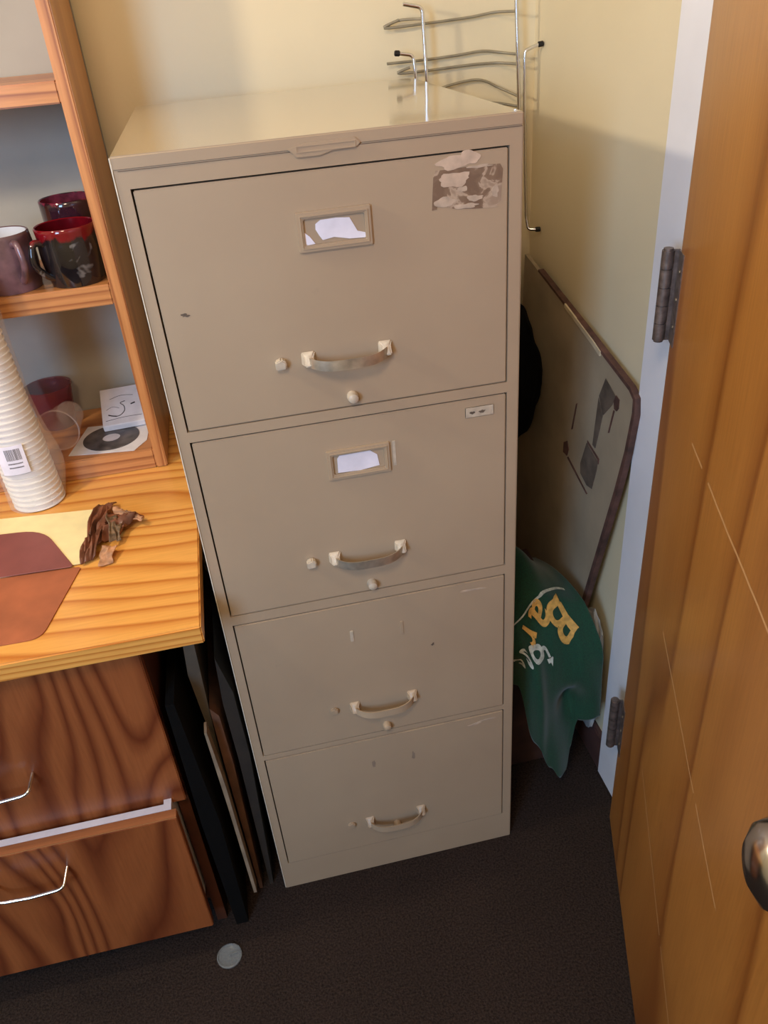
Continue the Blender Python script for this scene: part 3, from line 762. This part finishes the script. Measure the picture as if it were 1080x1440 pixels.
obj('board_edge', bm, M['boardedge'], bd)['label'] = 'frayed brown edge'
bm = sheet([(.376, .950), (.376, .943), (.25, .917), (.220, .909), (.220, .917), (.25, .925)], .006, .009)
obj('bare_edge_strip', bm, simple('pale_bare_edge', (205, 190, 158), .7, .05), bd)['label'] = 'pale bare strip of the edge'
for nm, pts in (('torn_patch', [(.192, .880), (.152, .866), (.160, .846), (.187, .815), (.208, .842)]),
                ('torn_patch', [(.209, .838), (.188, .813), (.193, .782), (.201, .745), (.212, .746), (.211, .785)]),
                ('screw_hole', [(.150, .868), (.138, .865), (.137, .850), (.142, .843), (.151, .843), (.156, .855)]),
                ('scratch_mark', [(.153, .840), (.149, .840), (.158, .796), (.162, .794)]),
                ('torn_patch', [(.235, .738), (.185, .726), (.186, .709), (.196, .664), (.217, .660), (.247, .669), (.251, .688)]),
                ('scratch_mark', [(.233, .744), (.182, .733), (.182, .722), (.186, .729), (.233, .740)]),
                ('screw_hole', [(.330, .692), (.315, .702), (.306, .688), (.311, .672), (.329, .671)]),
                ('scratch_mark', [(.293, .789), (.289, .792), (.298, .735), (.303, .732)]),
                ('scratch_mark', [(.309, .669), (.305, .673), (.211, .645), (.214, .642)])):
    obj(nm, sheet(pts, .006, .0072), M['hole'] if nm == 'torn_patch' else M['boardedge'], bd)

# black bag hanging in the corner
bm = new_bm(); bmesh.ops.create_icosphere(bm, subdivisions=5, radius=1)
for v in bm.verts:
    p = v.co.copy(); nz = noise.noise(p*1.8+Vector((3, 1, 2)))*.16+noise.noise(p*5)*.05
    q = p*(1+nz)
    taper = .55+.45*(1-max(0, p.z))**.5
    v.co = Vector((.568+q.x*.098*taper, .455+q.y*.060*taper, .795+q.z*.185))
bag = thing('black_bag', 'soft black bag hanging in the shadow behind the cabinet', 'bag', (.568, .452, .61))
for v in bm.verts: v.co -= Vector((.568, .452, .61))
obj('bag_body', bm, M['black'], bag, True, 60)
bm = tube(new_bm(), [Vector(p)-Vector((.568, .452, .61)) for p in smooth_path([(.545, .47, .95), (.540, .56, 1.04), (.542, .612, 1.09), (.546, .56, 1.03), (.56, .48, .95)], 5)], .005, 8)
obj('bag_strap', bm, M['black'], bag, True, 60)
# hook that carries it
bm = tube(new_bm(), corner_path([(.541, .6199, 1.078), (.541, .600, 1.076), (.541, .597, 1.092)], .004), .003, 8)
tag(obj('wall_hook', bm, M['dullmetal'], None, True), 'small metal hook in the back wall holding the black bag', 'hook')

# brown box under the shirt
bm = bx(new_bm(), .478, .612, .160, .350, 0, .435); bevel(bm, .004)
bb = thing('cardboard_box', 'dark brown box standing on the carpet under the green shirt', 'box', (.56, .25, 0))
for v in bm.verts: v.co -= Vector((.56, .25, 0))
obj('box_body', bm, M['darkbrown'], bb, True)
bm = bx(new_bm(), .479, .544, .160, .350, .435, .438); bx(bm, .546, .611, .160, .350, .435, .438)
for v in bm.verts: v.co -= Vector((.56, .25, 0))
obj('box_flap', bm, M['darkbrown'], bb)
# brown paper bag slumped right of the box, next to the casing
def blob(name, label, cat, c, s, mat, seed, amp=.18, sub=4):
    bm = new_bm(); bmesh.ops.create_icosphere(bm, subdivisions=sub, radius=1)
    for v in bm.verts:
        p = v.co.copy(); m_ = max(abs(p.x), abs(p.y), abs(p.z))**.45
        k_ = 1+amp*(1-abs(noise.noise(p*1.6+Vector((seed, 0, 0))))*3)*.6+amp*.4*noise.noise(p*4+Vector((0, seed, 0)))
        q = p/m_*k_; v.co = Vector((q.x*s[0], q.y*s[1], max(-s[2]*.999, q.z*s[2])))
    o = obj(name, bm, mat, None, True, 25); o.location = c; return tag(o, label, cat)
blob('plastic_bag', 'crumpled pale plastic bag squeezed between green shirt and door casing', 'plastic bag', (.672, .150, .265), (.010, .050, .150), M['white_bag'], 4, .12)

# green shirt: draped surface S(u,v), u left to right, v top to hem
def lerp(a, b, t): return a+(b-a)*t
def sstep(a, b, x):
    t = min(1, max(0, (x-a)/(b-a))); return t*t*(3-2*t)
HEM = [(0, .36), (.15, .33), (.34, .17), (.50, .095), (.62, .055), (.70, .062), (.75, .12), (.80, .200), (1, .215)]
def shirt(u, v):
    # lies over the box, then hangs in front of it
    for (a, ha), (b, hb_) in zip(HEM, HEM[1:]):
        if a <= u <= b: hem = lerp(ha, hb_, sstep(a, b, u)); break
    zt_ = .475+.030*math.exp(-((u-.40)/.26)**2) - .012*sstep(.75, 1, u)+.012
    vt = .28
    xl = .466; xr = lerp(.634, .664, sstep(.10, .55, v))
    x = lerp(xl, xr, u)
    if v < vt:
        t = v/vt; yy = lerp(.355, .130, t**.9); z = zt_-.07*(1-t)**2-.020*t**3+.035*math.exp(-((u-.5)/.2)**2-((t-.45)/.3)**2)
    else:
        t = (v-vt)/(1-vt); z = lerp(zt_-.020, hem, t)
        yy = .130-.056*math.sin(min(1, t*2.2)*PI/2)
    zz = z
    fold = .010*math.sin(u*13+zz*9)*sstep(.45, .9, v)+.014*math.exp(-((u-.34+.25*(zz-.3))/.06)**2)*sstep(.3, .7, v)
    cu_ = .52+1.4*(.27-zz)
    dark = .034*math.exp(-((u-.72)/.13)**2-((zz-.255)/.035)**2)*(1-sstep(.9, 1, u))
    yy += -fold+dark+.005*noise.noise(Vector((u*4, zz*9, 1)))
    z += .004*noise.noise(Vector((u*3+5, v*5, 2)))
    return Vector((x, yy, z))
so_ = Vector((.56, .2, .03))
sh = thing('green_shirt', 'green shirt with gold and white lettering draped over the box beside the cabinet', 'shirt', so_)
bm = new_bm(); NU, NV = 70, 90; g = []
for i in range(NU+1): g.append([bm.verts.new(shirt(i/NU, j/NV)-so_) for j in range(NV+1)])
for i in range(NU):
    for j in range(NV): bm.faces.new((g[i][j], g[i][j+1], g[i+1][j+1], g[i+1][j]))
o = obj('shirt_cloth', bm, M['green'], sh, True, 80); s = o.modifiers.new('s', 'SOLIDIFY'); s.thickness = .0025; s.offset = 0
def on_shirt(u, v, off=.0032):
    p = shirt(u, v); a = shirt(u+.004, v)-p; b = shirt(u, v+.004)-p; n = a.cross(b).normalized()
    if n.y > 0 or (abs(n.y) < .2 and n.z < 0): n = -n
    return p+n*off
def letter(ch, uc, vc, size, rot, mat, sx=1.0, bold=.0):
    cu = bpy.data.curves.new('l', 'FONT'); cu.body = ch; cu.align_x = 'CENTER'; cu.align_y = 'CENTER'; cu.resolution_u = 6; cu.offset = bold
    tmp = bpy.data.objects.new('l', cu); COL.objects.link(tmp)
    dg = bpy.context.evaluated_depsgraph_get(); me = bpy.data.meshes.new_from_object(tmp.evaluated_get(dg))
    bpy.data.objects.remove(tmp)
    bm = new_bm(); bm.from_mesh(me); bmesh.ops.triangulate(bm, faces=bm.faces)
    bmesh.ops.subdivide_edges(bm, edges=[e for e in bm.edges if e.calc_length() > .15], cuts=3, use_grid_fill=False)
    bmesh.ops.triangulate(bm, faces=bm.faces)
    cr, sr = math.cos(rot), math.sin(rot)
    for w_ in bm.verts:
        x, y_ = w_.co.x*size*sx, w_.co.y*size
        X = x*cr-y_*sr; Y = x*sr+y_*cr            # metres on the cloth
        v_ = vc-Y/.34; u_ = uc+X/.165
        w_.co = on_shirt(u_, v_)-so_
    return obj('printed_letter', bm, mat, sh)
R_ = math.radians
letter('B', .66, .34, .066, R_(205), M['gold'], 1.1, .02)
letter('a', .46, .35, .058, R_(222), M['gold'], 1.2, .02)
letter('r', .30, .42, .050, R_(240), M['gold'], 1.2, .02)
letter('t', .46, .485, .040, R_(215), M['silver'], 1, .02)
letter('o', .34, .495, .050, R_(225), M['silver'], 1, .03)
letter('s', .23, .56, .046, R_(235), M['silver'], 1, .02)
letter('c', .17, .66, .044, R_(240), M['silver'], 1, .02)
# white arc line above the letters
bm = new_bm(); prev = None
for k in range(25):
    t = k/24; u_ = lerp(.15, .85, t); v_ = .37-.13*math.sin(t*PI/2)
    a = bm.verts.new(on_shirt(u_, v_-.004)-so_); b = bm.verts.new(on_shirt(u_, v_+.004)-so_)
    if prev: bm.faces.new((prev[0], a, b, prev[1]))
    prev = (a, b)
obj('printed_arc', bm, M['silver'], sh)

# ------------------------------------------------------------------ light
def area(name, loc, target, sx, sy, power, col, spread=None):
    l = bpy.data.lights.new(name, 'AREA'); l.shape = 'RECTANGLE'; l.size = sx; l.size_y = sy; l.energy = power; l.color = col
    o = bpy.data.objects.new(name, l); COL.objects.link(o); o.location = loc
    o.rotation_euler = (Vector(target)-Vector(loc)).to_track_quat('-Z', 'Y').to_euler()
    return o
area('window_daylight', (-1.15, -2.05, 1.70), (.5, .2, .6), .56, .95, 43, (.38, .62, 1.0))
l = bpy.data.lights.new('desk_lamp_bulb', 'POINT'); l.energy = 21; l.shadow_soft_size = .035; l.color = (1, .84, .62)
o = bpy.data.objects.new('desk_lamp_bulb', l); COL.objects.link(o); o.location = (-.62, -.10, 1.675)
area('ceiling_lamp', (-.20, -1.20, 2.18), (.1, -.5, .8), .3, .3, 9, (1, .76, .53))
w = bpy.data.worlds.new('World'); SC.world = w; w.use_nodes = True
w.node_tree.nodes['Background'].inputs[0].default_value = (.30, .56, 1, 1); w.node_tree.nodes['Background'].inputs[1].default_value = .8

# ------------------------------------------------------------------ camera
R3 = Matrix(((0.9757704604, 0.1733559369, -0.1334905529), (-0.2059080569, 0.5212672902, -0.8281801038), (-0.0739856791, 0.8356004615, 0.5443326078)))
cd = bpy.data.cameras.new('camera'); cam = bpy.data.objects.new('camera', cd); COL.objects.link(cam)
mw = R3.to_4x4(); mw.translation = Vector((.1058281, -.943952, 1.4426814)); cam.matrix_world = mw
cd.sensor_fit = 'VERTICAL'; cd.sensor_height = 36; cd.lens = 1121.51/1440*36; cd.clip_start = .01
SC.camera = cam
SC.view_settings.view_transform = 'Standard'; SC.view_settings.look = 'None'
SC.view_settings.gamma = 1; SC.view_settings.use_curve_mapping = False
SC.view_settings.exposure = 0.0
